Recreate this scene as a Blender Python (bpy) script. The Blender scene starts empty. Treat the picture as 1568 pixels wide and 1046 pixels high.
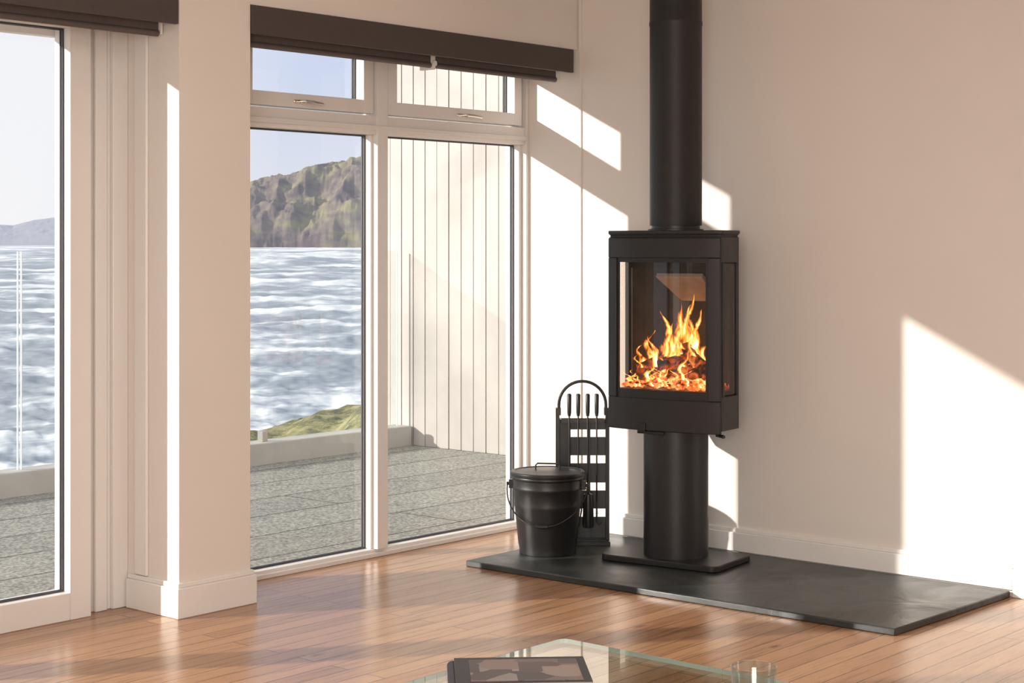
import bpy, bmesh, math, random
import numpy as np
from mathutils import Vector, Matrix, noise
random.seed(4)
S=bpy.context.scene
COL=S.collection
H=1.3
# ------------------------------------------------------------------ materials
def newmat(name):
    m=bpy.data.materials.new(name); m.use_nodes=True
    nt=m.node_tree; nt.nodes.clear()
    out=nt.nodes.new('ShaderNodeOutputMaterial')
    return m,nt,out
def N(nt,t,**kw):
    n=nt.nodes.new(t)
    for k,v in kw.items():
        if k in n.inputs: n.inputs[k].default_value=v
        else: setattr(n,k,v)
    return n
def L(nt,a,b): nt.links.new(a,b)
def c4(c): return (c[0],c[1],c[2],1)
def ramp(nt,stops):
    r=nt.nodes.new('ShaderNodeValToRGB'); e=r.color_ramp.elements
    while len(e)>1: e.remove(e[-1])
    e[0].position=stops[0][0]; e[0].color=c4(stops[0][1])
    for p,c in stops[1:]:
        x=e.new(p); x.color=c4(c)
    return r
def pmat(name,col,rough=0.5,metal=0.0,var=0.06,scale=8,bump=0.0,bscale=60,spec=0.5,coat=0.0):
    m,nt,out=newmat(name)
    b=N(nt,'ShaderNodeBsdfPrincipled'); b.inputs['Roughness'].default_value=rough
    b.inputs['Metallic'].default_value=metal; b.inputs['Specular IOR Level'].default_value=spec
    b.inputs['Coat Weight'].default_value=coat
    tc=N(nt,'ShaderNodeTexCoord'); nz=N(nt,'ShaderNodeTexNoise'); nz.inputs['Scale'].default_value=scale; nz.inputs['Detail'].default_value=5
    L(nt,tc.outputs['Object'],nz.inputs['Vector'])
    r=ramp(nt,[(0.3,[x*(1-var) for x in col]),(0.7,[min(1,x*(1+var)) for x in col])])
    L(nt,nz.outputs['Fac'],r.inputs['Fac']); L(nt,r.outputs['Color'],b.inputs['Base Color'])
    if bump>0:
        n2=N(nt,'ShaderNodeTexNoise'); n2.inputs['Scale'].default_value=bscale; n2.inputs['Detail'].default_value=6
        L(nt,tc.outputs['Object'],n2.inputs['Vector'])
        bp=N(nt,'ShaderNodeBump'); bp.inputs['Strength'].default_value=bump; bp.inputs['Distance'].default_value=0.01
        L(nt,n2.outputs['Fac'],bp.inputs['Height']); L(nt,bp.outputs['Normal'],b.inputs['Normal'])
    L(nt,b.outputs['BSDF'],out.inputs['Surface'])
    return m
def glassmat(name,tint=(1,1,1),f0=0.07,rough=0.0):
    m,nt,out=newmat(name)
    t=N(nt,'ShaderNodeBsdfTransparent'); t.inputs['Color'].default_value=c4(tint)
    g=N(nt,'ShaderNodeBsdfGlossy'); g.inputs['Roughness'].default_value=rough
    f=N(nt,'ShaderNodeLayerWeight'); f.inputs['Blend'].default_value=0.5
    pw=N(nt,'ShaderNodeMath',operation='POWER'); pw.inputs[1].default_value=5; L(nt,f.outputs['Facing'],pw.inputs[0])
    ma=N(nt,'ShaderNodeMath',operation='MULTIPLY_ADD'); ma.inputs[1].default_value=1-f0; ma.inputs[2].default_value=f0; L(nt,pw.outputs[0],ma.inputs[0])
    mx=N(nt,'ShaderNodeMixShader')
    L(nt,ma.outputs[0],mx.inputs[0]); L(nt,t.outputs[0],mx.inputs[1]); L(nt,g.outputs[0],mx.inputs[2])
    L(nt,mx.outputs[0],out.inputs['Surface'])
    return m
WALL=pmat('wall_paint',(0.82,0.762,0.71),0.7,var=0.012,scale=3,bump=0.03,bscale=180)
WHITE=pmat('white_trim_paint',(0.86,0.83,0.80),0.4,var=0.01)
FRAME=pmat('window_frame_paint',(0.82,0.785,0.755),0.35,var=0.01)
CEIL=pmat('ceiling_paint',(0.85,0.81,0.77),0.8,var=0.01)
GASKET=pmat('gasket_rubber',(0.05,0.055,0.07),0.5)
CHROME=pmat('brushed_metal',(0.62,0.58,0.54),0.25,metal=1.0,var=0.03)
BLIND=pmat('blind_fascia',(0.072,0.058,0.054),0.6,var=0.05,scale=40)
BLINDROD=pmat('blind_fabric_rail',(0.11,0.085,0.08),0.6)
BLACK=pmat('stove_black_steel',(0.018,0.017,0.018),0.42,var=0.08,scale=30,bump=0.02,bscale=300)
BLACK2=pmat('cast_black',(0.014,0.014,0.015),0.38,var=0.08,scale=30)
FLUE=pmat('flue_black_steel',(0.014,0.0135,0.014),0.5,var=0.06,scale=20,bump=0.02,bscale=300)
VERM=pmat('firebrick',(0.045,0.034,0.028),0.9,var=0.3,scale=20,bump=0.2)
BAFF=pmat('baffle_brick',(0.50,0.40,0.31),0.9,var=0.12,scale=20,bump=0.1)
WGLASS=glassmat('window_glass',(0.985,0.99,0.99),0.05)
BGLASS=glassmat('balustrade_glass',(0.84,0.87,0.86),0.06)
SGLASS=glassmat('stove_glass',(0.82,0.78,0.74),0.06)
SIDEGL=glassmat('stove_side_glass',(0.40,0.34,0.30),0.10)
TGLASS=glassmat('table_glass',(0.92,0.96,0.94),0.05)
TEDGE=pmat('table_glass_edge',(0.45,0.58,0.53),0.15,var=0.05)
CGLASS=glassmat('drinking_glass_clear',(0.90,0.93,0.93),0.12)

def slate():
    m,nt,out=newmat('slate'); b=N(nt,'ShaderNodeBsdfPrincipled')
    tc=N(nt,'ShaderNodeTexCoord'); nz=N(nt,'ShaderNodeTexNoise'); nz.inputs['Scale'].default_value=3.5; nz.inputs['Detail'].default_value=10; nz.inputs['Distortion'].default_value=0.8
    L(nt,tc.outputs['Object'],nz.inputs['Vector'])
    r=ramp(nt,[(0.3,(0.014,0.017,0.017)),(0.55,(0.032,0.037,0.036)),(0.75,(0.07,0.075,0.07))])
    L(nt,nz.outputs['Fac'],r.inputs['Fac']); L(nt,r.outputs['Color'],b.inputs['Base Color'])
    r2=ramp(nt,[(0.3,(0.28,)*3),(0.7,(0.50,)*3)]); L(nt,nz.outputs['Fac'],r2.inputs['Fac']); L(nt,r2.outputs['Color'],b.inputs['Roughness'])
    bp=N(nt,'ShaderNodeBump'); bp.inputs['Strength'].default_value=0.9; bp.inputs['Distance'].default_value=0.012
    L(nt,nz.outputs['Fac'],bp.inputs['Height']); L(nt,bp.outputs['Normal'],b.inputs['Normal'])
    L(nt,b.outputs[0],out.inputs[0]); return m
SLATE=slate()
def woodfloor():
    m,nt,out=newmat('oak_planks'); b=N(nt,'ShaderNodeBsdfPrincipled')
    tc=N(nt,'ShaderNodeTexCoord')
    br=N(nt,'ShaderNodeTexBrick'); br.offset=0.37; br.inputs['Scale'].default_value=1.0
    br.inputs['Brick Width'].default_value=1.7; br.inputs['Row Height'].default_value=0.078
    br.inputs['Mortar Size'].default_value=0.0017; br.inputs['Mortar Smooth'].default_value=0.2
    br.inputs['Color1'].default_value=(0.36,0.188,0.095,1); br.inputs['Color2'].default_value=(0.48,0.275,0.150,1); br.inputs['Mortar'].default_value=(0.09,0.05,0.028,1)
    br.inputs['Bias'].default_value=-0.1
    L(nt,tc.outputs['Object'],br.inputs['Vector'])
    mp=N(nt,'ShaderNodeMapping'); mp.inputs['Scale'].default_value=(1.2,22,1); L(nt,tc.outputs['Object'],mp.inputs['Vector'])
    nz=N(nt,'ShaderNodeTexNoise'); nz.inputs['Scale'].default_value=2.2; nz.inputs['Detail'].default_value=8; nz.inputs['Distortion'].default_value=1.2
    L(nt,mp.outputs[0],nz.inputs['Vector'])
    r=ramp(nt,[(0.25,(0.60,0.54,0.48)),(0.5,(1,1,1)),(0.8,(1.0,0.94,0.88))]); L(nt,nz.outputs['Fac'],r.inputs['Fac'])
    mx=N(nt,'ShaderNodeMix',data_type='RGBA',blend_type='MULTIPLY'); mx.inputs[0].default_value=1.0
    L(nt,br.outputs['Color'],mx.inputs[6]); L(nt,r.outputs['Color'],mx.inputs[7])
    mp2=N(nt,'ShaderNodeMapping'); mp2.inputs['Scale'].default_value=(1.0,2.6,1); L(nt,tc.outputs['Object'],mp2.inputs['Vector'])
    vo=N(nt,'ShaderNodeTexVoronoi'); vo.inputs['Scale'].default_value=1.6; L(nt,mp2.outputs[0],vo.inputs['Vector'])
    r3=ramp(nt,[(0.0,(0.35,0.25,0.2)),(0.035,(0.7,0.6,0.5)),(0.07,(1,1,1))]); L(nt,vo.outputs['Distance'],r3.inputs['Fac'])
    mx2=N(nt,'ShaderNodeMix',data_type='RGBA',blend_type='MULTIPLY'); mx2.inputs[0].default_value=1.0
    L(nt,mx.outputs[2],mx2.inputs[6]); L(nt,r3.outputs['Color'],mx2.inputs[7])
    L(nt,mx2.outputs[2],b.inputs['Base Color'])
    b.inputs['Roughness'].default_value=0.25
    ad=N(nt,'ShaderNodeMath',operation='MULTIPLY_ADD'); ad.inputs[1].default_value=0.25; L(nt,nz.outputs['Fac'],ad.inputs[0]); L(nt,br.outputs['Fac'],ad.inputs[2])
    iv=N(nt,'ShaderNodeMath',operation='SUBTRACT'); iv.inputs[0].default_value=1.0; L(nt,ad.outputs[0],iv.inputs[1])
    bp=N(nt,'ShaderNodeBump'); bp.inputs['Strength'].default_value=0.45; bp.inputs['Distance'].default_value=0.002
    L(nt,iv.outputs[0],bp.inputs['Height']); L(nt,bp.outputs['Normal'],b.inputs['Normal'])
    L(nt,b.outputs[0],out.inputs[0]); return m
FLOORM=woodfloor()
def deckmat():
    m,nt,out=newmat('speckled_decking'); b=N(nt,'ShaderNodeBsdfPrincipled')
    tc=N(nt,'ShaderNodeTexCoord')
    br=N(nt,'ShaderNodeTexBrick'); br.offset=0.5; br.inputs['Scale'].default_value=1.0
    br.inputs['Brick Width'].default_value=9; br.inputs['Row Height'].default_value=0.42; br.inputs['Mortar Size'].default_value=0.007
    br.inputs['Color1'].default_value=(0.27,0.27,0.245,1); br.inputs['Color2'].default_value=(0.31,0.31,0.28,1); br.inputs['Mortar'].default_value=(0.07,0.07,0.065,1)
    L(nt,tc.outputs['Object'],br.inputs['Vector'])
    nz=N(nt,'ShaderNodeTexNoise'); nz.inputs['Scale'].default_value=70; nz.inputs['Detail'].default_value=3; L(nt,tc.outputs['Object'],nz.inputs['Vector'])
    r=ramp(nt,[(0.35,(0.55,)*3),(0.5,(1,)*3),(0.66,(1.55,1.5,1.45))]); L(nt,nz.outputs['Fac'],r.inputs['Fac'])
    mx=N(nt,'ShaderNodeMix',data_type='RGBA',blend_type='MULTIPLY'); mx.inputs[0].default_value=1.0
    L(nt,br.outputs['Color'],mx.inputs[6]); L(nt,r.outputs['Color'],mx.inputs[7]); L(nt,mx.outputs[2],b.inputs['Base Color'])
    b.inputs['Roughness'].default_value=0.75
    L(nt,b.outputs[0],out.inputs[0]); return m
DECK=deckmat()
CLAD=pmat('weathered_timber_boards',(0.475,0.445,0.42),0.85,var=0.16,scale=1.6,bump=0.1,bscale=30,spec=0.2)
CLADB=pmat('cladding_backing',(0.13,0.11,0.095),0.9)
KERB=pmat('parapet_render',(0.52,0.51,0.48),0.8,var=0.08,scale=4)

# ------------------------------------------------------------------ mesh builder
class B:
    def __init__(s): s.bm=bmesh.new()
    def box(s,a,b,mi=0,M=None):
        x0,y0,z0=a; x1,y1,z1=b
        if x0>x1:x0,x1=x1,x0
        if y0>y1:y0,y1=y1,y0
        if z0>z1:z0,z1=z1,z0
        v=[s.bm.verts.new(p) for p in [(x0,y0,z0),(x1,y0,z0),(x1,y1,z0),(x0,y1,z0),(x0,y0,z1),(x1,y0,z1),(x1,y1,z1),(x0,y1,z1)]]
        for f in [(3,2,1,0),(4,5,6,7),(0,1,5,4),(1,2,6,5),(2,3,7,6),(3,0,4,7)]:
            fc=s.bm.faces.new([v[i] for i in f]); fc.material_index=mi
        if M is not None:
            for q in v: q.co=M@q.co
        return s
    def prism(s,pts,z0,z1,mi=0,M=None,side=None):
        n=len(pts)
        area=sum(pts[i][0]*pts[(i+1)%n][1]-pts[(i+1)%n][0]*pts[i][1] for i in range(n))
        if area<0: pts=list(reversed(pts))
        a=[s.bm.verts.new((p[0],p[1],z0)) for p in pts]; b=[s.bm.verts.new((p[0],p[1],z1)) for p in pts]
        fs=[s.bm.faces.new(b),s.bm.faces.new(list(reversed(a)))]
        for f in fs: f.material_index=mi
        for i in range(n):
            j=(i+1)%n; f=s.bm.faces.new((a[i],a[j],b[j],b[i])); f.material_index=mi if side is None else side
        if M is not None:
            for q in a+b: q.co=M@q.co
        return s
    def lathe(s,prof,c=(0,0,0),mi=0,seg=48,capb=True,capt=True,M=None):
        rings=[]; allv=[]
        for r,z in prof:
            ring=[s.bm.verts.new((c[0]+r*math.cos(2*math.pi*k/seg),c[1]+r*math.sin(2*math.pi*k/seg),c[2]+z)) for k in range(seg)]
            rings.append(ring); allv+=ring
        for i in range(len(rings)-1):
            for k in range(seg):
                j=(k+1)%seg; f=s.bm.faces.new((rings[i][k],rings[i][j],rings[i+1][j],rings[i+1][k])); f.material_index=mi
        if capb: f=s.bm.faces.new(list(reversed(rings[0]))); f.material_index=mi
        if capt: f=s.bm.faces.new(rings[-1]); f.material_index=mi
        if M is not None:
            for q in allv: q.co=M@q.co
        return s
    def tube(s,pts,r,mi=0,seg=10,M=None):
        pts=[Vector(p) for p in pts]; n=len(pts)
        rs=r if isinstance(r,(list,tuple)) else [r]*n
        up=None; rings=[]; allv=[]
        for i,p in enumerate(pts):
            t=(pts[min(i+1,n-1)]-pts[max(i-1,0)]).normalized()
            if up is None:
                up=Vector((0,0,1)) if abs(t.z)<0.9 else Vector((1,0,0))
            up=(up-t*up.dot(t)).normalized(); sd=t.cross(up)
            ring=[s.bm.verts.new(p+rs[i]*(math.cos(2*math.pi*k/seg)*up+math.sin(2*math.pi*k/seg)*sd)) for k in range(seg)]
            rings.append(ring); allv+=ring
        for i in range(n-1):
            for k in range(seg):
                j=(k+1)%seg; f=s.bm.faces.new((rings[i][j],rings[i][k],rings[i+1][k],rings[i+1][j])); f.material_index=mi
        for rr in (rings[0],rings[-1]):
            f=s.bm.faces.new(rr); f.material_index=mi
        if M is not None:
            for q in allv: q.co=M@q.co
        return s
    def sheet(s,rows,mi=0):
        vs=[[s.bm.verts.new(p) for p in row] for row in rows]
        for i in range(len(vs)-1):
            for j in range(len(vs[0])-1):
                f=s.bm.faces.new((vs[i][j],vs[i][j+1],vs[i+1][j+1],vs[i+1][j])); f.material_index=mi
        return s
    def done(s,name,mats,bevel=0,parent=None,loc=None,rot=None,smooth=True,seg=2):
        bmesh.ops.recalc_face_normals(s.bm,faces=s.bm.faces)
        me=bpy.data.meshes.new(name); s.bm.to_mesh(me); s.bm.free()
        for m in (mats if isinstance(mats,(list,tuple)) else [mats]): me.materials.append(m)
        if smooth:
            me.polygons.foreach_set('use_smooth',[True]*len(me.polygons))
            me.set_sharp_from_angle(angle=math.radians(35))
        o=bpy.data.objects.new(name,me); COL.objects.link(o)
        if loc: o.location=loc
        if rot is not None: o.rotation_euler=(0,0,rot)
        if parent: o.parent=parent
        if bevel>0:
            md=o.modifiers.new('bevel','BEVEL'); md.width=bevel; md.segments=seg; md.limit_method='ANGLE'; md.angle_limit=math.radians(40)
        return o
def empty(name,loc=(0,0,0),rot=0):
    e=bpy.data.objects.new(name,None); COL.objects.link(e); e.location=loc; e.rotation_euler=(0,0,rot); e.empty_display_size=0.2
    return e
def arcpts(c,r,a0,a1,n,z=None):
    return [(c[0]+r*math.cos(a0+(a1-a0)*i/n),c[1]+r*math.sin(a0+(a1-a0)*i/n)) for i in range(n+1)]
def rrect(hx,hy,r,n=6,cx=0,cy=0):
    out=[]
    for (sx,sy,a) in [(1,1,0),(-1,1,90),(-1,-1,180),(1,-1,270)]:
        out+=arcpts((cx+sx*(hx-r),cy+sy*(hy-r)),r,math.radians(a),math.radians(a+90),n)
    return out

# ------------------------------------------------------------------ room shell
YF=-0.29
ZC=2.62
XL,YR=-7.6,-6.6
b=B(); b.box((XL,YR,-0.12),(0.0,0.12,0)); b.done('floor',FLOORM,smooth=False)
b=B(); b.box((XL-0.2,YR-0.2,ZC),(0.2,0.35,ZC+0.15)); b.done('ceiling',CEIL,smooth=False)
b=B(); b.box((0,YR-0.2,-0.12),(0.2,0.14,ZC)); b.done('wall_right',WALL,smooth=False)
b=B(); b.box((XL-0.2,YR-0.2,-0.12),(XL,0.14,ZC)); b.done('wall_left',WALL,smooth=False)
b=B(); b.box((XL,YR-0.2,-0.12),(0,YR,ZC)); b.done('wall_rear',WALL,smooth=False)
PX0,PX1=-2.225,-1.905
b=B()
b.box((PX0,YF,0),(PX1,0.0,ZC))
b.box((PX0,0.0,-0.02),(-1.74,0.12,ZC))
b.box((PX1,YF,2.165),(0,YF+0.12,ZC)); b.box((PX1,YF+0.12,2.15),(0,0.12,ZC))
b.box((-5.2,YF,2.165),(PX0,YF+0.12,ZC)); b.box((-5.2,YF+0.12,2.15),(PX0,0.12,ZC))
b.box((XL,YF,0),(-5.2,0.12,ZC))
b.done('wall_window',WALL,smooth=False)
b=B(); b.box((-0.007,YF-0.02,0.13),(0.0,YF-0.006,ZC)); b.done('trim_1',WALL,bevel=0.002)
b=B(); b.box((PX0-0.012,-0.12,0.124),(PX0,-0.05,2.16)); b.done('painted_sun_strip',WHITE,bevel=0.004)  # white strip added to imitate a sunlit band on the pillar side
def baseboard(name,segs):
    b=B()
    for (x0,y0,x1,y1,nx,ny) in segs:
        t=0.018
        b.box((x0,y0,0),(x1+nx*t,y1+ny*t,0.105))
        b.box((x0,y0,0.105),(x1+nx*t*0.6,y1+ny*t*0.6,0.122))
    b.done(name,WHITE,bevel=0.003)
baseboard('baseboard_right',[(0,-0.02,0,-0.41,-1,0)])
baseboard('baseboard_right.001',[(0,-2.335,0,YR,-1,0)])
b=B(); b.box((-0.018,-0.41,0.026),(0,-2.335,0.105)); b.box((-0.011,-0.41,0.105),(0,-2.335,0.122)); b.done('baseboard_right.002',WHITE,bevel=0.003)
b=B()
t=0.018
b.prism([(PX0-t,-0.01),(PX0-t,YF-t),(PX1+t,YF-t),(PX1+t,-0.01),(PX1,-0.01),(PX1,YF),(PX0,YF),(PX0,-0.01)],0,0.105)
t=0.011
b.prism([(PX0-t,-0.01),(PX0-t,YF-t),(PX1+t,YF-t),(PX1+t,-0.01),(PX1,-0.01),(PX1,YF),(PX0,YF),(PX0,-0.01)],0.105,0.122)
b.done('baseboard_pillar',WHITE,bevel=0.003)

# ------------------------------------------------------------------ windows
def pane(bd,x0,x1,z0,z1,y=0.07,glass=2,g=0.006):
    bd.sheet([[(x0,y,z0),(x1,y,z0)],[(x0,y,z1),(x1,y,z1)]],glass)
    for (a,c) in [((x0,z0),(x0+g,z1)),((x1-g,z0),(x1,z1)),((x0,z0),(x1,z0+g)),((x0,z1-g),(x1,z1))]:
        bd.box((a[0],y-0.010,a[1]),(c[0],y-0.0035,c[1]),1)
        bd.box((a[0],y+0.0035,a[1]),(c[0],y+0.012,c[1]),1)
def sash(bd,x0,x1,z0,z1,w,y0,y1,wr=None):
    wr=w if wr is None else wr
    bd.box((x0,y0,z0),(x0+w,y1,z1)); bd.box((x1-wr,y0,z0),(x1,y1,z1))
    bd.box((x0+w,y0,z0),(x1-wr,y1,z0+w)); bd.box((x0+w,y0,z1-w*0.4),(x1-wr,y1,z1))
def handle(bd,x,z,y,mi=3):
    bd.box((x-0.055,y-0.004,z-0.007),(x+0.012,y,z+0.007),mi)
    bd.tube([(x-0.02,y,z),(x-0.02,y-0.028,z)],0.006,mi)
    bd.tube([(x-0.02,y-0.028,z),(x+0.02,y-0.032,z-0.001),(x+0.075,y-0.03,z-0.006)],[0.0075,0.007,0.006],mi)
b=B()
Y0,Y1=0.0,0.09
b.box((-1.74,Y0,0),(-1.69,Y1,2.15))
b.box((-0.018,Y0,0),(-0.0,Y1,2.15)); b.box((-0.036,0.03,0.0),(-0.018,Y1-0.005,2.15))
b.box((-1.69,Y0+0.02,0.0),(-0.036,Y1,0.030)); b.box((-1.69,Y0,0.0),(-0.02,Y0+0.02,0.018))
b.box((-1.69,Y0,2.10),(-0.018,Y1,2.15))
b.box((-0.972,Y0,0.03),(-0.912,Y1,2.10))
b.box((-0.984,0.03,0.03),(-0.972,Y1-0.01,1.752)); b.box((-0.912,0.03,0.03),(-0.900,Y1-0.01,1.752))
b.box((-1.69,Y0+0.01,1.752),(-0.018,0.078,1.83))
b.box((-1.69,Y0-0.004,1.77),(-0.018,Y0+0.01,1.79))
sash(b,-1.69,-0.985,1.838,2.12,0.055,0.012,0.082)
sash(b,-0.90,-0.036,1.838,2.12,0.055,0.012,0.082,0.05)
pane(b,-1.69,-0.984,0.030,1.752); pane(b,-0.900,-0.036,0.030,1.752)
pane(b,-1.635,-1.04,1.893,2.098); pane(b,-0.845,-0.086,1.893,2.098)
handle(b,-1.37,1.862,0.012); handle(b,-0.42,1.862,0.012)
b.done('window_1',[FRAME,GASKET,WGLASS,CHROME],bevel=0.004)
b=B()
b.box((-2.29,0,0),(PX0,0.10,2.15)); b.box((-2.31,0.015,0),(-2.29,0.09,2.15))
b.box((-2.36,0.005,0),(-2.31,0.09,2.15)); b.box((-2.40,0.018,0),(-2.36,0.09,2.15))
for (x1,x0) in [(-2.40,-3.72),(-3.72,-5.08)]:
    b.box((x0,-0.035,0),(x0+0.10,0.06,2.07)); b.box((x1-0.092,-0.035,0),(x1-0.006,0.06,2.07))
    b.box((x0+0.10,-0.035,0),(x1-0.092,0.06,0.095)); b.box((x0+0.10,-0.035,2.045),(x1-0.092,0.06,2.07))
    pane(b,x0+0.10,x1-0.092,0.095,2.045,y=0.012)
b.box((-5.2,0,2.07),(-2.40,0.09,2.15)); b.box((-5.2,0,0),(-5.08,0.09,2.07)); b.box((-5.08,0.061,2.02),(-2.4,0.09,2.07))
b.done('window_2',[FRAME,GASKET,WGLASS,CHROME],bevel=0.004)

def blind(name,x0,x1,gap=None):
    b=B()
    b.box((x0,YF-0.012,2.06),(x1,YF+0.006,2.162),0)
    b.box((x0,YF+0.006,2.142),(x1,YF+0.11,2.162),0)
    spans=[(x0+0.02,x1-0.02)] if gap is None else [(x0+0.02,gap-0.012),(gap+0.012,x1-0.02)]
    for a,c in spans:
        b.tube([(a,-0.184,2.105),(c,-0.184,2.105)],0.032,1,seg=20)
        b.box((a,-0.217,2.04),(c,-0.215,2.10),1)
        b.tube([(a,-0.212,2.033),(c,-0.212,2.033)],0.012,1,seg=12)
    if gap:
        b.box((gap-0.008,-0.225,2.015),(gap+0.008,-0.15,2.15),2)
        b.tube([(gap,-0.225,2.04),(gap,-0.232,2.04)],0.012,2)
    b.box((x1-0.016,-0.225,2.03),(x1-0.008,-0.15,2.15),2)
    b.done(name,[BLIND,BLINDROD,WHITE],bevel=0.002)
blind('roller_blind',PX1+0.002,-0.05,gap=-0.87)
blind('roller_blind.001',-5.18,PX0-0.012,gap=-3.7)

# ------------------------------------------------------------------ hearth
b=B()
b.prism([(-0.885,-0.415),(-0.848,-2.30),(-0.021,-2.33),(-0.021,-0.415)],0.0,0.025)
b.done('slate_hearth',SLATE,bevel=0.004)

# ------------------------------------------------------------------ stove
SC=(-0.332,-1.054); SA=math.radians(-82.76)
ST=empty('wood_stove',(SC[0],SC[1],0.0),SA)
HW=0.255; FY=-0.095
def fy(x,off=0): return FY-0.030*(1-abs(x/HW)**2.6)-off
def front(x0,x1,off=0,n=22): return [(x0+(x1-x0)*i/n, fy(x0+(x1-x0)*i/n,off)) for i in range(n+1)]
outline=front(-HW,HW)+[(HW,0.05),(0.165,0.205),(-0.165,0.205),(-HW,0.05)]
def grow(pts,g): 
    return [(p[0]+g*(1 if p[0]>0.01 else -1 if p[0]<-0.01 else 0),p[1]+g*(1 if p[1]>0.03 else -1)) for p in pts]
Z0,Z1=0.555,1.352
b=B()
b.prism(outline,Z0+0.012,0.70); b.prism(outline,1.225,1.326)
b.prism([(p[0]*0.985,p[1]*0.98) for p in outline],1.326,1.334)
b.prism(outline,1.334,1.340)
def wallseg(bd,p,q,z0,z1,t=0.018,mi=0):
    d=Vector((q[0]-p[0],q[1]-p[1])).normalized(); n=Vector((-d.y,d.x))*t
    bd.prism([p,q,(q[0]+n.x,q[1]+n.y),(p[0]+n.x,p[1]+n.y)],z0,z1,mi)
wallseg(b,(HW,0.035),(HW,0.05),0.70,1.225); wallseg(b,(HW,0.05),(0.165,0.205),0.70,1.225)
wallseg(b,(0.165,0.205),(-0.165,0.205),0.70,1.225)
wallseg(b,(-0.165,0.205),(-HW,0.05),0.70,1.225); wallseg(b,(-HW,0.05),(-HW,0.035),0.70,1.225)
b.box((HW-0.016,-0.09,0.70),(HW,-0.075,1.225)); b.box((-HW,-0.09,0.70),(-HW+0.016,-0.075,1.225))
b.done('body',BLACK,bevel=0.002,parent=ST)
b=B(); b.prism(grow(outline,0.003),1.338,Z1); b.done('top_plate',BLACK,bevel=0.003,parent=ST)
b=B()
def fstrip(bd,x0,x1,z0,z1,o0,o1,n=20):
    P=front(x0,x1,o1,n)+list(reversed(front(x0,x1,o0,n)))
    bd.prism(P,z0,z1)
fstrip(b,-HW+0.002,HW-0.004,Z0,0.682,-0.004,0.010)
fstrip(b,-HW+0.002,HW-0.004,1.243,1.322,-0.004,0.010)
fstrip(b,-HW+0.002,-0.208,0.682,1.243,-0.010,0.010,4)
fstrip(b,0.202,HW-0.004,0.682,1.243,-0.010,0.010,4)
b.done('door',BLACK,bevel=0.003,parent=ST)
b=B()
fstrip(b,-0.208,-0.198,0.682,1.243,-0.004,0.004,2); fstrip(b,0.192,0.202,0.682,1.243,-0.004,0.004,2)
fstrip(b,-0.198,0.192,0.682,0.718,-0.003,0.003); fstrip(b,-0.198,0.192,1.225,1.243,-0.003,0.003)
b.done('glass_border',BLACK2,parent=ST)
b=B()
b.sheet([[(x,fy(x,0.0),z) for x in [(-0.2+0.4*i/20) for i in range(21)]] for z in (0.70,1.24)])
b.sheet([[(HW-0.006,y,z) for y in (-0.075,0.035)] for z in (0.705,1.222)],1)
b.sheet([[(-HW+0.006,y,z) for y in (-0.075,0.035)] for z in (0.705,1.222)])
b.done('glass_panes',[SGLASS,SIDEGL],parent=ST)
b=B()
wallseg(b,(0.232,0.045),(0.15,0.180),0.715,1.2,0.012,0); wallseg(b,(0.15,0.180),(-0.15,0.180),0.715,1.2,0.012,0); wallseg(b,(-0.15,0.180),(-0.232,0.045),0.715,1.2,0.012,0)
b.prism([(-0.22,-0.08),(0.22,-0.08),(0.22,0.045),(0.145,0.165),(-0.145,0.165),(-0.22,0.045)],0.700,0.716,1)
b.done('firebox_lining',[VERM,BLACK2],parent=ST)
b=B()
M=Matrix.Translation((0.0,0.06,1.120))@Matrix.Rotation(math.radians(-34),4,'X')
b.prism([(-0.09,-0.08),(0.12,-0.08),(0.12,0.10),(-0.05,0.10)],0.0,0.02,0,M)
b.done('baffle',[BAFF],bevel=0.003,parent=ST)
b=B()
b.box((-0.10,FY-0.045,0.545),(-0.065,FY-0.02,0.585)); b.box((-0.10,FY-0.045,0.543),(0.02,FY-0.035,0.553))
b.tube([(0.215,-0.05,0.567),(0.215,-0.05,0.540)],0.011); b.tube([(0.215,-0.05,0.545),(0.25,-0.07,0.543)],0.007)
b.done('latch',BLACK2,bevel=0.002,parent=ST)
b=B(); 
ped=[(0.131*math.cos(a)*1.0,0.128*math.sin(a)) for a in [2*math.pi*i/56 for i in range(56)]]
b.prism(ped,0.048,Z0+0.014); b.done('pedestal',BLACK,parent=ST,bevel=0.002)
b=B(); b.prism(rrect(0.262,0.165,0.035),0.0255,0.050); b.done('base_plate',BLACK,bevel=0.004,parent=ST)
b=B(); b.lathe([(0.112,1.352),(0.112,1.358),(0.098,1.360),(0.098,1.372)],mi=0); b.done('flue_collar',BLACK,parent=ST)
b=B(); b.lathe([(0.104,1.372),(0.105,1.376),(0.105,2.172),(0.107,2.176),(0.107,2.19),(0.105,2.194),(0.105,ZC)],seg=72); 
b.done('flue_pipe',FLUE,loc=(SC[0],SC[1],0))

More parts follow.
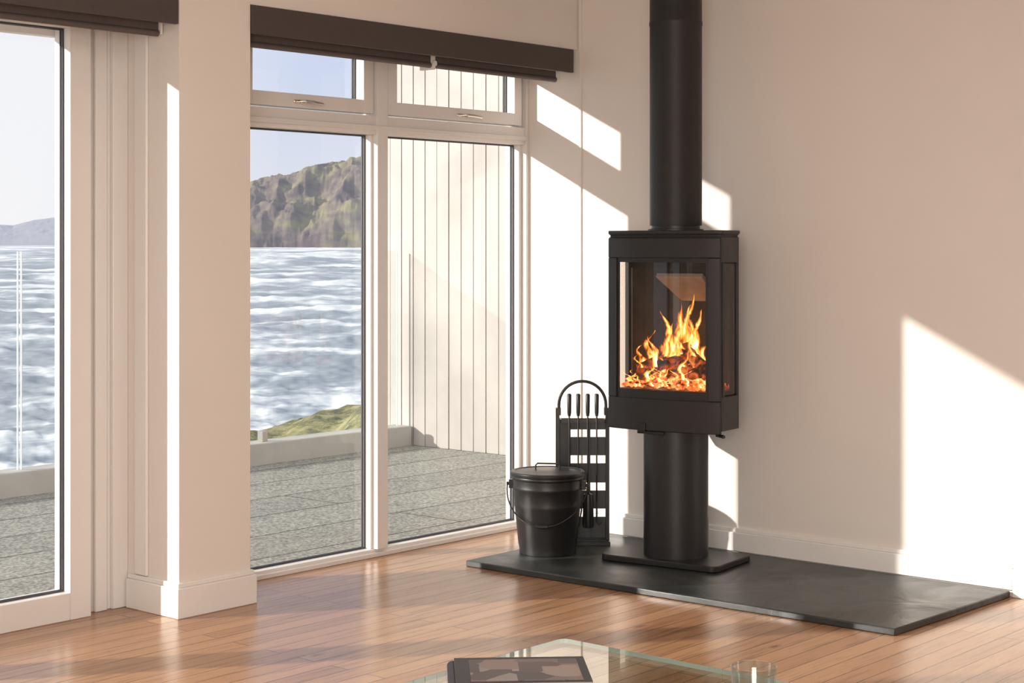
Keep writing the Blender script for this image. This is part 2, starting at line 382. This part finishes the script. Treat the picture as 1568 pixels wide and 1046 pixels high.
# --- fire
def embermat():
    m,nt,out=newmat('glowing_embers'); b=N(nt,'ShaderNodeBsdfPrincipled'); b.inputs['Base Color'].default_value=(0.03,0.02,0.015,1); b.inputs['Roughness'].default_value=0.9
    tc=N(nt,'ShaderNodeTexCoord'); nz=N(nt,'ShaderNodeTexNoise'); nz.inputs['Scale'].default_value=34; nz.inputs['Detail'].default_value=5; L(nt,tc.outputs['Object'],nz.inputs['Vector'])
    r=ramp(nt,[(0.38,(0.05,0.006,0)),(0.47,(0.8,0.10,0.015)),(0.57,(1,0.30,0.06)),(0.68,(1,0.75,0.4))]); L(nt,nz.outputs['Fac'],r.inputs['Fac'])
    L(nt,r.outputs['Color'],b.inputs['Emission Color']); b.inputs['Emission Strength'].default_value=2.2
    L(nt,b.outputs[0],out.inputs[0]); return m
EMB=embermat()
def logmat():
    m,nt,out=newmat('burning_log'); b=N(nt,'ShaderNodeBsdfPrincipled'); b.inputs['Roughness'].default_value=0.95
    tc=N(nt,'ShaderNodeTexCoord'); nz=N(nt,'ShaderNodeTexNoise'); nz.inputs['Scale'].default_value=22; nz.inputs['Detail'].default_value=7; nz.inputs['Distortion'].default_value=1; L(nt,tc.outputs['Object'],nz.inputs['Vector'])
    r0=ramp(nt,[(0.35,(0.02,0.014,0.011)),(0.6,(0.15,0.075,0.04))]); L(nt,nz.outputs['Fac'],r0.inputs['Fac']); L(nt,r0.outputs['Color'],b.inputs['Base Color'])
    r=ramp(nt,[(0.50,(0,0,0)),(0.60,(0.7,0.08,0.01)),(0.70,(1,0.35,0.07))]); L(nt,nz.outputs['Fac'],r.inputs['Fac'])
    L(nt,r.outputs['Color'],b.inputs['Emission Color']); b.inputs['Emission Strength'].default_value=0.9
    bp=N(nt,'ShaderNodeBump'); bp.inputs['Strength'].default_value=0.6; bp.inputs['Distance'].default_value=0.01; L(nt,nz.outputs['Fac'],bp.inputs['Height']); L(nt,bp.outputs['Normal'],b.inputs['Normal'])
    L(nt,b.outputs[0],out.inputs[0]); return m
LOG=logmat()
b=B()
for i in range(340):
    x=random.uniform(-0.205,0.205); y=random.uniform(-0.105,0.10)
    if y<-0.085 and abs(x)>0.16: y+=0.03
    r=random.uniform(0.006,0.015); z=0.718+r*0.5+0.045*random.random()*max(0,1-abs(x)/0.28)
    ms=bmesh.ops.create_icosphere(b.bm,subdivisions=1,radius=r,matrix=Matrix.Translation((x,y,z))@Matrix.Diagonal((1,random.uniform(.6,1.3),random.uniform(.5,.9),1)))
    for v in ms['verts']: v.co+=noise.noise_vector(v.co*70)*0.004
b.done('ember_bed',EMB,parent=ST,smooth=False)
b=B()
logs=[((-0.16,-0.03,0.770),(0.13,0.0,0.785),0.027),((-0.10,0.06,0.78),(0.17,0.04,0.80),0.030),((-0.05,-0.05,0.81),(0.10,0.09,0.85),0.025),((0.165,-0.05,0.785),(0.02,0.05,0.875),0.028),((-0.18,0.01,0.79),(-0.02,0.08,0.85),0.022)]
for a,c,r in logs:
    a=Vector(a);c=Vector(c); pts=[]; rs=[]
    for i in range(13):
        t_=i/12; p=a.lerp(c,t_); p+=noise.noise_vector(p*14)*0.008; pts.append(p); rs.append(r*(0.9+0.25*noise.noise(p*35)))
    b.tube(pts,rs,0,seg=9)
b.done('fire_logs',LOG,parent=ST)
def flamemat():
    m,nt,out=newmat('flame'); tc=N(nt,'ShaderNodeTexCoord'); uv=N(nt,'ShaderNodeSeparateXYZ'); L(nt,tc.outputs['UV'],uv.inputs[0])
    mp=N(nt,'ShaderNodeMapping'); mp.inputs['Scale'].default_value=(30,30,10); L(nt,tc.outputs['Object'],mp.inputs['Vector'])
    nz=N(nt,'ShaderNodeTexNoise'); nz.inputs['Scale'].default_value=1.0; nz.inputs['Detail'].default_value=4; nz.inputs['Distortion'].default_value=1.8; L(nt,mp.outputs[0],nz.inputs['Vector'])
    a=N(nt,'ShaderNodeMath',operation='MULTIPLY_ADD'); a.inputs[1].default_value=2; a.inputs[2].default_value=-1; L(nt,uv.outputs[0],a.inputs[0])
    ab=N(nt,'ShaderNodeMath',operation='ABSOLUTE'); L(nt,a.outputs[0],ab.inputs[0])
    e=N(nt,'ShaderNodeMath',operation='SUBTRACT'); e.inputs[0].default_value=1; L(nt,ab.outputs[0],e.inputs[1])
    m1=N(nt,'ShaderNodeMath',operation='MULTIPLY_ADD'); m1.inputs[1].default_value=2.2; m1.inputs[2].default_value=-1.0; L(nt,nz.outputs['Fac'],m1.inputs[0])
    m2=N(nt,'ShaderNodeMath',operation='MULTIPLY_ADD'); m2.inputs[1].default_value=0.85; L(nt,e.outputs[0],m2.inputs[0]); L(nt,m1.outputs[0],m2.inputs[2])
    m3=N(nt,'ShaderNodeMath',operation='MULTIPLY_ADD'); m3.inputs[1].default_value=-0.5; L(nt,uv.outputs[1],m3.inputs[0]); L(nt,m2.outputs[0],m3.inputs[2])
    r=ramp(nt,[(0.0,(0.5,0.05,0.0)),(0.25,(0.85,0.17,0.015)),(0.5,(1,0.36,0.05)),(0.72,(1,0.62,0.2)),(0.98,(1,0.88,0.55))]); L(nt,m3.outputs[0],r.inputs['Fac'])
    ra=ramp(nt,[(0.0,(0,0,0)),(0.5,(0.8,)*3),(0.75,(1,1,1))]); L(nt,m3.outputs[0],ra.inputs['Fac'])
    ra2=ramp(nt,[(0.0,(0,0,0)),(0.45,(1,1,1))]); L(nt,e.outputs[0],ra2.inputs['Fac'])
    mu=N(nt,'ShaderNodeMath',operation='MULTIPLY'); L(nt,ra.outputs[0],mu.inputs[0]); L(nt,ra2.outputs[0],mu.inputs[1])
    em=N(nt,'ShaderNodeEmission'); em.inputs['Strength'].default_value=3.0; L(nt,r.outputs['Color'],em.inputs['Color'])
    tr=N(nt,'ShaderNodeBsdfTransparent'); mx=N(nt,'ShaderNodeMixShader'); L(nt,mu.outputs[0],mx.inputs[0]); L(nt,tr.outputs[0],mx.inputs[1]); L(nt,em.outputs[0],mx.inputs[2])
    L(nt,mx.outputs[0],out.inputs[0]); return m
FL=flamemat()
me=bpy.data.meshes.new('flames'); V=[];F=[];UV=[]
def flame(x,y,z,w,h,ph,yaw):
    n=16;base=len(V)
    for i in range(n+1):
        v=i/n
        wid=w*(0.75+0.6*math.sin(v*math.pi*0.55))*(1-v)**0.75+0.001
        sx=x+0.018*math.sin(ph+v*5.5)*v*1.3+0.006*math.sin(ph*2+v*13)
        sy=y+0.010*math.cos(ph+v*4)
        for j in range(5):
            u=j/4; o=(u-0.5)*2*wid
            V.append((sx+o*math.cos(yaw),sy+o*math.sin(yaw)+0.008*math.sin(u*math.pi),z+h*v)); UV.append((u,v))
    for i in range(n):
        for j in range(4):
            a=base+i*5+j; F.append((a,a+1,a+6,a+5))
specs=[(0.07,0.02,0.28,0.040),(0.035,0.05,0.32,0.044),(-0.02,0.04,0.29,0.044),(-0.06,0.03,0.25,0.040),(0.09,-0.01,0.19,0.03),(0.115,0.04,0.17,0.030),(0.0,-0.02,0.17,0.03),(-0.10,0.0,0.18,0.034),(-0.13,0.04,0.17,0.030),(0.055,-0.045,0.13,0.022),(-0.045,-0.05,0.10,0.02),(-0.15,-0.02,0.10,0.024),(0.15,0.0,0.12,0.024),(-0.09,-0.06,0.08,0.02),(0.165,-0.03,0.08,0.02),(-0.17,0.03,0.11,0.024),(0.06,0.06,0.26,0.034),(-0.005,0.07,0.24,0.034),(0.045,0.03,0.24,0.03),(0.02,0.02,0.21,0.03),(-0.08,0.07,0.2,0.034),(0.13,0.07,0.15,0.028)]
for i,(x,y,h,w) in enumerate(specs):
    flame(x,y,0.745+(0.03 if y>0 else 0.0),w,h,i*1.7,random.uniform(-0.5,0.5))
for k in range(22):
    flame(random.uniform(-0.19,0.19),random.uniform(-0.08,-0.03),0.728,0.014,random.uniform(0.035,0.075),k*2.3,random.uniform(-0.5,0.5))
me.from_pydata(V,[],F); ul=me.uv_layers.new(name='UVMap')
for lp in me.loops: ul.data[lp.index].uv=UV[lp.vertex_index]
me.materials.append(FL); me.polygons.foreach_set('use_smooth',[True]*len(me.polygons))
o=bpy.data.objects.new('flames',me); COL.objects.link(o); o.parent=ST

# ------------------------------------------------------------------ ash bucket
b=B()
prof=[(0.108,0),(0.116,0.0),(0.117,0.012),(0.1165,0.02),(0.121,0.04),(0.136,0.19),(0.1375,0.195),(0.1375,0.205),(0.137,0.21),(0.142,0.262),(0.1445,0.266),(0.1445,0.274),(0.143,0.279),(0.1455,0.305),(0.150,0.309),(0.151,0.315),(0.149,0.320),(0.144,0.321)]
b.lathe(prof,seg=64,capt=True)
lid=[(0.152,0.318),(0.154,0.322),(0.154,0.333),(0.150,0.337),(0.142,0.338),(0.137,0.334),(0.13,0.334),(0.09,0.340),(0.04,0.343),(0.005,0.344)]
b.lathe(lid,seg=64,capb=True)
b.tube([(-0.05,0.0,0.336),(-0.05,0,0.358),(-0.042,0,0.366),(0.042,0,0.366),(0.05,0,0.358),(0.05,0,0.336)],0.0035)
for sx in (-1,1):
    b.box((sx*0.143,-0.016,0.262),(sx*0.160,0.016,0.298))
    b.tube([(sx*0.15,0,0.28),(sx*0.172,0,0.28)],0.007)
pts=[]
for i in range(25):
    a=math.pi*i/24
    x=-0.168*math.cos(a); q=0.175*math.sin(a)
    pts.append((x,-q*0.72-0.004*1,0.28-q*0.88))
pts2=[]
for p in pts:
    rr=math.hypot(p[0],p[1]); need=0.12+0.095*max(0,p[2])+0.008
    k=max(1.0,need/max(rr,1e-4)); pts2.append((p[0]*k,p[1]*k,p[2]))
b.tube(pts2,0.003)
b.tube([pts2[11],pts2[12],pts2[13]],0.007)
b.done('ash_bucket',BLACK2,bevel=0.001,loc=(-0.535,-0.552,0.0255),rot=math.radians(-60))

# ------------------------------------------------------------------ companion set
b=B()
b.box((-0.115,-0.065,0.0),(0.115,0.05,0.016))
b.box((-0.10,-0.055,0.016),(0.10,0.04,0.022))
for sx in (-1,1):
    b.box((sx*0.114,-0.012,0.016),(sx*0.098,0.022,0.565))
    b.box((sx*0.114,-0.016,0.545),(sx*0.092,0.026,0.575))
opens=[(0.110,0.145),(0.222,0.256),(0.338,0.372),(0.450,0.482)]
z=0.022
for (o0,o1) in opens:
    b.box((-0.098,0.008,z),(0.098,0.014,o0-0.0)); z=o1
b.box((-0.098,0.008,z),(0.098,0.014,0.53))
b.box((0.02,0.006,0.022),(0.034,0.016,0.53)); b.box((-0.098,0.006,0.022),(-0.05,0.016,0.53))
b.box((-0.098,-0.05,0.515),(0.098,-0.044,0.53)); b.box((-0.098,-0.05,0.515),(-0.09,0.01,0.53)); b.box((0.09,-0.05,0.515),(0.098,0.01,0.53))
pts=[(-0.1,0.006,0.56)]+[(-0.1*math.cos(math.pi*i/20),0.006,0.588+0.1*math.sin(math.pi*i/20)) for i in range(21)]+[(0.1,0.006,0.56)]
b.tube(pts,0.0065,seg=12)
for i,x in enumerate((-0.058,-0.02,0.02,0.058)):
    yy=-0.047
    b.tube([(x,yy-0.004,0.545),(x,yy-0.004,0.56),(x,yy-0.004,0.635),(x,yy-0.004,0.64)],[0.006,0.0085,0.0095,0.006],seg=12)
    b.tube([(x,yy-0.004,0.55),(x,yy-0.004,0.17)],0.0035,seg=8)
b.prism([(-0.082,-0.06),(-0.034,-0.06),(-0.034,-0.055),(-0.082,-0.055)],0.07,0.19); b.box((-0.082,-0.06,0.07),(-0.079,-0.035,0.18)); b.box((-0.037,-0.06,0.07),(-0.034,-0.035,0.18))
b.lathe([(0.006,0.22),(0.018,0.215),(0.022,0.19),(0.024,0.09),(0.021,0.075)],c=(-0.02+0.042,-0.05,0),seg=16)
b.tube([(0.058,-0.051,0.18),(0.058,-0.051,0.10),(0.066,-0.051,0.085),(0.078,-0.051,0.10)],0.004)
b.tube([(-0.02,-0.052,0.20),(-0.035,-0.052,0.15),(-0.024,-0.052,0.08)],0.0035); b.tube([(-0.02,-0.052,0.20),(-0.006,-0.052,0.15),(-0.018,-0.052,0.08)],0.0035)
b.done('fireplace_tool_set',BLACK2,bevel=0.001,loc=(-0.275,-0.530,0.0255),rot=math.radians(-49.2))

# ------------------------------------------------------------------ coffee table
WOODL=pmat('table_leg_wood',(0.30,0.15,0.07),0.4,var=0.2,scale=14)
T=empty('coffee_table',(0,0,0))
TX1,TY1=-2.905,-2.555; TX0,TY0=-4.05,-3.55
b=B(); b.prism(rrect((TX1-TX0)/2,(TY1-TY0)/2,0.02,4,(TX0+TX1)/2,(TY0+TY1)/2),0.390,0.40,0,None,1); b.done('glass_top',[TGLASS,TEDGE],parent=T)
b=B()
for x in (TX0+0.08,TX1-0.14):
    for y in (TY0+0.08,TY1-0.14):
        b.box((x,y,0.0),(x+0.05,y+0.05,0.388))
b.done('legs',WOODL,bevel=0.004,parent=T)
def magmat():
    m,nt,out=newmat('magazine_cover'); bs=N(nt,'ShaderNodeBsdfPrincipled'); tc=N(nt,'ShaderNodeTexCoord')
    vo=N(nt,'ShaderNodeTexVoronoi'); vo.distance='CHEBYCHEV'; vo.inputs['Scale'].default_value=14; L(nt,tc.outputs['Object'],vo.inputs['Vector'])
    r=ramp(nt,[(0.0,(0.03,0.03,0.035)),(0.35,(0.09,0.06,0.06)),(0.55,(0.22,0.15,0.13)),(0.7,(0.30,0.26,0.24)),(0.9,(0.12,0.09,0.09))]); L(nt,vo.outputs['Color'],r.inputs['Fac'])
    L(nt,r.outputs['Color'],bs.inputs['Base Color']); bs.inputs['Roughness'].default_value=0.45
    L(nt,bs.outputs[0],out.inputs[0]); return m
MAG=magmat(); PAPER=pmat('paper_edges',(0.35,0.33,0.31),0.8); COVER=pmat('dark_cover',(0.035,0.035,0.04),0.5,spec=0.3)
b=B()
b.box((-0.138,-0.10,0.0),(0.138,0.10,0.018),1); b.box((-0.14,-0.102,0.018),(0.14,0.102,0.020),2)
b.box((-0.135,-0.104,0.0205),(0.137,0.098,0.028),1); b.box((-0.135,-0.104,0.028),(0.137,0.098,0.0295),2)
b.box((-0.105,-0.095,0.0295),(0.12,0.078,0.0302),0)
b.tube([(-0.138,-0.102,0.012),(-0.138,0.10,0.012)],0.012,2)
b.done('magazine_stack',[MAG,PAPER,COVER],bevel=0.001,loc=(-3.27,-2.74,0.4005),rot=math.radians(-46))
b=B()
b.lathe([(0.001,0.012),(0.030,0.012),(0.034,0.02),(0.042,0.092),(0.0435,0.093),(0.0445,0.092),(0.037,0.004),(0.034,0.0),(0.001,0.0)],seg=40,capb=False,capt=False)
b.done('drinking_glass',CGLASS,loc=(-3.15,-3.222,0.4005))

# ------------------------------------------------------------------ exterior
b=B(); b.box((-9,0.15,-0.14),(2.01,2.70,-0.02)); b.done('deck',DECK,smooth=False)
b=B(); b.box((-9,2.70,-0.6),(2.01,2.86,0.107)); b.done('parapet_kerb',KERB,bevel=0.006)
b=B()
x1=1.955
for i in range(7):
    x0=x1-1.40; b.sheet([[(x0,2.78,0.108),(x1,2.78,0.108)],[(x0,2.78,1.257),(x1,2.78,1.257)]],0)
    b.box((x0,2.775,0.108),(x0+0.004,2.785,1.257),2); b.box((x1-0.004,2.775,0.108),(x1,2.785,1.257),2)
    for xx in (x0+0.25,x1-0.25): b.box((xx-0.02,2.76,0.108),(xx+0.02,2.805,0.17),1)
    x1=x0-0.018
EDGE=pmat('polished_glass_edge',(0.72,0.80,0.78),0.2)
b.done('glass_balustrade',[BGLASS,CHROME,EDGE],bevel=0.0)
b=B()
b.box((2.045,0.16,-0.14),(2.25,3.05,3.6),1)
y=0.16
rr=random.Random(3)
while y<3.0:
    b.box((2.02+rr.uniform(0,0.005),y,-0.02),(2.046,y+0.098,3.6),0); y+=0.106
b.done('wall_exterior',[CLAD,CLADB],smooth=False)
b=B(); b.box((0.21,0.0,-0.14),(2.25,0.145,3.6),0); b.done('wall_facade',CLAD,smooth=False)

Fw=np.array([0.7574,0.6529]); Rw=np.array([0.6529,-0.7574]); C0=np.array([-5.883,-4.968])
def vnoise(x,y,seed=0):
    xi=np.floor(x).astype(np.int64); yi=np.floor(y).astype(np.int64); xf=x-xi; yf=y-yi
    def h(a,b_):
        n=(a*374761393+b_*668265263+seed*974711)&0xffffffff; n=((n^(n>>13))*1274126177)&0xffffffff; return ((n^(n>>16))&0xffff)/65535.0
    u=xf*xf*(3-2*xf); v=yf*yf*(3-2*yf)
    return (h(xi,yi)*(1-u)+h(xi+1,yi)*u)*(1-v)+(h(xi,yi+1)*(1-u)+h(xi+1,yi+1)*u)*v
def fbm(x,y,o=5,seed=0):
    s=0;a=1;t=0
    for i in range(o):
        s=s+a*vnoise(x*2**i,y*2**i,seed+i); t+=a; a*=0.5
    return s/t
def gridmesh(name,X,Y,Z,mat,attr=None):
    n,m=X.shape; me=bpy.data.meshes.new(name)
    co=np.stack([X,Y,Z],-1).reshape(-1,3)
    idx=np.arange(n*m).reshape(n,m)
    f=np.stack([idx[:-1,:-1],idx[:-1,1:],idx[1:,1:],idx[1:,:-1]],-1).reshape(-1,4)
    me.vertices.add(n*m); me.vertices.foreach_set('co',co.ravel())
    me.loops.add(f.size); me.loops.foreach_set('vertex_index',f.ravel().astype(np.int32))
    me.polygons.add(len(f)); me.polygons.foreach_set('loop_start',(np.arange(len(f))*4).astype(np.int32))
    me.polygons.foreach_set('use_smooth',[True]*len(f))
    me.update(calc_edges=True); me.validate()
    if attr is not None:
        a=me.attributes.new('foam','FLOAT','POINT'); a.data.foreach_set('value',attr.ravel().astype(np.float32))
    me.materials.append(mat); 
    if me.polygons[0].normal.z<0: me.flip_normals()
    o=bpy.data.objects.new(name,me); COL.objects.link(o); return o
ZS=-5.0
nr,na=900,760
rd=45*np.exp(np.linspace(0,math.log(14000/45),nr)); an=np.radians(np.linspace(14,86,na))
Rr,Aa=np.meshgrid(rd,an,indexing='ij')
X=C0[0]+Rr*np.cos(Aa); Y=C0[1]+Rr*np.sin(Aa)
s_=(X-C0[0])*Fw[0]+(Y-C0[1])*Fw[1]; l_=(X-C0[0])*Rw[0]+(Y-C0[1])*Rw[1]
ls=np.log(np.maximum(s_,10)); lr=l_/np.maximum(s_,10)**0.85
ph=5.0*ls+1.3*fbm(lr*5+9,ls*2.0+3,3,1)+0.35*fbm(lr*24,ls*9,4,7)
fr=ph-np.floor(ph)
crest=np.clip(1-np.abs(fr-0.45)*2.0,0,1)**1.5
amp=np.clip(fbm(lr*5+40,ls*5+11,4,5)*2.6-0.6,0.05,1.25)
hs=np.clip(0.4+s_*0.0025,0.4,1.6)*np.clip(1.6-s_/2500,0,1)
Zs=ZS+crest*amp*hs*0.7+0.5*hs*fbm(lr*45,ls*38,6,9)
foam=crest*amp*0.55+(fbm(lr*16,ls*24,7,21)-0.5)*2.3+0.20
foam=np.maximum(foam,np.clip(1-np.abs(s_-2350)/320,0,1)*0.9)
foam=np.clip(foam,0,1)
def seamat():
    m,nt,out=newmat('surf_water'); bs=N(nt,'ShaderNodeBsdfPrincipled'); at=N(nt,'ShaderNodeAttribute',attribute_name='foam'); tc=N(nt,'ShaderNodeTexCoord')
    mp=N(nt,'ShaderNodeMapping'); mp.inputs['Rotation'].default_value=(0,0,math.radians(-40.76)); mp.inputs['Scale'].default_value=(0.3,1,1); L(nt,tc.outputs['Object'],mp.inputs['Vector'])
    nz=N(nt,'ShaderNodeTexNoise'); nz.inputs['Scale'].default_value=1.5; nz.inputs['Detail'].default_value=10; nz.inputs['Roughness'].default_value=0.72; L(nt,mp.outputs[0],nz.inputs['Vector'])
    a=N(nt,'ShaderNodeMath',operation='MULTIPLY_ADD'); a.inputs[1].default_value=1.3; a.inputs[2].default_value=-0.65; L(nt,nz.outputs['Fac'],a.inputs[0])
    ad=N(nt,'ShaderNodeMath',operation='ADD'); L(nt,a.outputs[0],ad.inputs[0]); L(nt,at.outputs['Fac'],ad.inputs[1])
    r=ramp(nt,[(0.0,(0.34,0.38,0.43)),(0.3,(0.46,0.50,0.555)),(0.52,(0.66,0.69,0.72)),(0.74,(0.92,0.92,0.92))]); L(nt,ad.outputs[0],r.inputs['Fac']); L(nt,r.outputs['Color'],bs.inputs['Base Color'])
    bs.inputs['Roughness'].default_value=0.75; bs.inputs['Specular IOR Level'].default_value=0.2
    L(nt,bs.outputs[0],out.inputs[0]); return m
gridmesh('sea',X,Y,Zs,seamat(),foam)
r_,d_=np.meshgrid(np.linspace(-30,30,420),np.linspace(13,75,320),indexing='ij')
Xg=C0[0]+r_*Rw[0]+d_*Fw[0]; Yg=C0[1]+r_*Rw[1]+d_*Fw[1]
ridge=np.clip(-2.02+0.25*(r_+4.68),-6,-0.6)
Zg=ridge-np.where(d_<30,(30-d_)**2*0.007,(d_-30)*0.15)+(fbm(r_*0.9,d_*0.4,6,3)-0.5)*0.9+0.16*(fbm(r_*6,d_*2.5,4,18)-0.5)
Zg=np.minimum(Zg,-0.65+0.1*(fbm(r_*3,d_*3,3,8)-0.5))
def grassmat():
    m,nt,out=newmat('coastal_grass'); b=N(nt,'ShaderNodeBsdfPrincipled'); tc=N(nt,'ShaderNodeTexCoord')
    nz=N(nt,'ShaderNodeTexNoise'); nz.inputs['Scale'].default_value=2.2; nz.inputs['Detail'].default_value=10; nz.inputs['Roughness'].default_value=0.85; L(nt,tc.outputs['Object'],nz.inputs['Vector'])
    r=ramp(nt,[(0.40,(0.05,0.055,0.03)),(0.48,(0.17,0.17,0.07)),(0.54,(0.33,0.30,0.13)),(0.64,(0.44,0.37,0.25))]); L(nt,nz.outputs['Fac'],r.inputs['Fac']); L(nt,r.outputs['Color'],b.inputs['Base Color']); b.inputs['Roughness'].default_value=1
    L(nt,b.outputs[0],out.inputs[0]); return m
gridmesh('grass_slope',Xg,Yg,Zg,grassmat())
def landmat(name,cols,sc=1.4,haze=0.1):
    m,nt,out=newmat(name); bs=N(nt,'ShaderNodeBsdfPrincipled'); tc=N(nt,'ShaderNodeTexCoord')
    mp=N(nt,'ShaderNodeMapping'); mp.inputs['Scale'].default_value=(0.012,0.012,0.02); L(nt,tc.outputs['Object'],mp.inputs['Vector'])
    nz=N(nt,'ShaderNodeTexNoise'); nz.inputs['Scale'].default_value=sc; nz.inputs['Detail'].default_value=9; nz.inputs['Roughness'].default_value=0.65; L(nt,mp.outputs[0],nz.inputs['Vector'])
    r=ramp(nt,[(0.40,cols[0]),(0.5,cols[1]),(0.60,cols[2])]); L(nt,nz.outputs['Fac'],r.inputs['Fac']); L(nt,r.outputs['Color'],bs.inputs['Base Color']); bs.inputs['Roughness'].default_value=1.0; bs.inputs['Specular IOR Level'].default_value=0
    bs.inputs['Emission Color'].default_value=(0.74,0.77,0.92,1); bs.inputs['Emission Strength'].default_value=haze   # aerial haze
    L(nt,bs.outputs[0],out.inputs[0]); return m
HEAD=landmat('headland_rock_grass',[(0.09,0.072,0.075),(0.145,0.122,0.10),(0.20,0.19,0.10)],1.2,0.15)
def headland(name,d0,span,prof,mat,depth,rough=1.0):
    px=np.linspace(span[0],span[1],420); dd=np.linspace(0,1,130)
    PX,DD=np.meshgrid(px,dd,indexing='ij'); D=d0+DD*depth
    top=np.interp(PX,[p[0] for p in prof],[p[1] for p in prof])
    rr_=(PX-784)/2571*D
    ht=(373-top)/2571*(d0+0.35*depth)+H-ZS
    nse=fbm(rr_/60+5,D/90,6,33)
    up=np.clip((DD+0.14*(nse-0.5)*1.5*rough)/0.35,0,1)*np.clip(DD/0.05,0,1)
    up=0.6*up**0.5+0.4*up
    down=np.clip(1-(DD-0.40)/0.6,0,1)
    rid=1-np.abs(fbm(rr_/35,D/60,6,60)*2-1)
    Z=ZS-1+(ht+1)*np.minimum(up,down)*(1+0.08*rough*(nse-0.5))+ (rid-0.75)*d0*0.010*rough*np.minimum(1,up*2)
    X=C0[0]+rr_*Rw[0]+D*Fw[0]; Y=C0[1]+rr_*Rw[1]+D*Fw[1]
    gridmesh(name,X,Y,Z,mat)
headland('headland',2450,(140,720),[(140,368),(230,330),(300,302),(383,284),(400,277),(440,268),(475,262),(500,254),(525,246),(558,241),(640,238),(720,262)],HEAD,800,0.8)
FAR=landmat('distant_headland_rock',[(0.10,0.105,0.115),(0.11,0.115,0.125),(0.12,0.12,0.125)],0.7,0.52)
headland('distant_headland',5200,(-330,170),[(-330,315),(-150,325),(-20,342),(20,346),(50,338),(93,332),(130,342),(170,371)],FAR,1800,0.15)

# ------------------------------------------------------------------ light
w=bpy.data.worlds.new('sky'); S.world=w; w.use_nodes=True; nt=w.node_tree; nt.nodes.clear()
out=nt.nodes.new('ShaderNodeOutputWorld'); bg=nt.nodes.new('ShaderNodeBackground'); tc=nt.nodes.new('ShaderNodeTexCoord'); sp=nt.nodes.new('ShaderNodeSeparateXYZ')
L(nt,tc.outputs['Generated'],sp.inputs[0])
r=ramp(nt,[(0.0,(0.82,0.84,0.89)),(0.03,(0.78,0.81,0.90)),(0.10,(0.66,0.73,0.92)),(0.3,(0.52,0.63,0.88)),(1.0,(0.32,0.46,0.78))])
L(nt,sp.outputs[2],r.inputs['Fac'])
dp=nt.nodes.new('ShaderNodeVectorMath'); dp.operation='DOT_PRODUCT'; dp.inputs[1].default_value=(-0.78,0.56,0.28); L(nt,tc.outputs['Generated'],dp.inputs[0])
rh=ramp(nt,[(0.0,(0,0,0)),(0.13,(0.85,)*3),(0.5,(1,1,1))])
ah=nt.nodes.new('ShaderNodeMath'); ah.operation='ADD'; ah.inputs[1].default_value=0.08; L(nt,dp.outputs['Value'],ah.inputs[0]); L(nt,ah.outputs[0],rh.inputs['Fac'])
mh=nt.nodes.new('ShaderNodeMix'); mh.data_type='RGBA'; L(nt,rh.outputs['Color'],mh.inputs[0]); L(nt,r.outputs['Color'],mh.inputs[6]); mh.inputs[7].default_value=(0.98,0.98,1.0,1)
L(nt,mh.outputs[2],bg.inputs['Color']); bg.inputs['Strength'].default_value=1.0
L(nt,bg.outputs[0],out.inputs[0])
sd=bpy.data.lights.new('sun','SUN'); sd.energy=5.9; sd.angle=math.radians(0.8); sd.color=(1.0,0.93,0.84)
so=bpy.data.objects.new('sun',sd); COL.objects.link(so); so.location=(-10,8,8)
so.rotation_euler=Vector((1,-0.72,-0.367)).to_track_quat('-Z','Y').to_euler()
def area(name,loc,target,sx,sy,e,col):
    l=bpy.data.lights.new(name,'AREA'); l.shape='RECTANGLE'; l.size=sx; l.size_y=sy; l.energy=e; l.color=col
    o=bpy.data.objects.new(name,l); COL.objects.link(o); o.location=loc
    o.rotation_euler=(Vector(target)-Vector(loc)).to_track_quat('-Z','Y').to_euler(); return o
area('fill_overhead',(-3.8,-3.4,2.58),(-3.8,-3.4,0),3.5,3.5,45,(1.0,0.95,0.88))  # unseen overhead fill, added to brighten the room
area('fill_rear',(-7.0,-5.2,1.4),(-1.6,-0.2,0.8),2.2,1.5,125,(1.0,0.95,0.885))  # unseen fill behind the camera, added to lift the shaded walls

# ------------------------------------------------------------------ camera
cd=bpy.data.cameras.new('camera'); cd.sensor_width=36; cd.lens=59.03; cd.shift_y=-150/1568; cd.clip_end=30000; cd.clip_start=0.05
co=bpy.data.objects.new('camera',cd); COL.objects.link(co); co.location=(-5.883,-4.968,H)
co.rotation_euler=(math.radians(90),0,math.radians(40.76-90)); S.camera=co
S.view_settings.view_transform='Standard'; S.view_settings.look='None'; S.view_settings.exposure=0.0
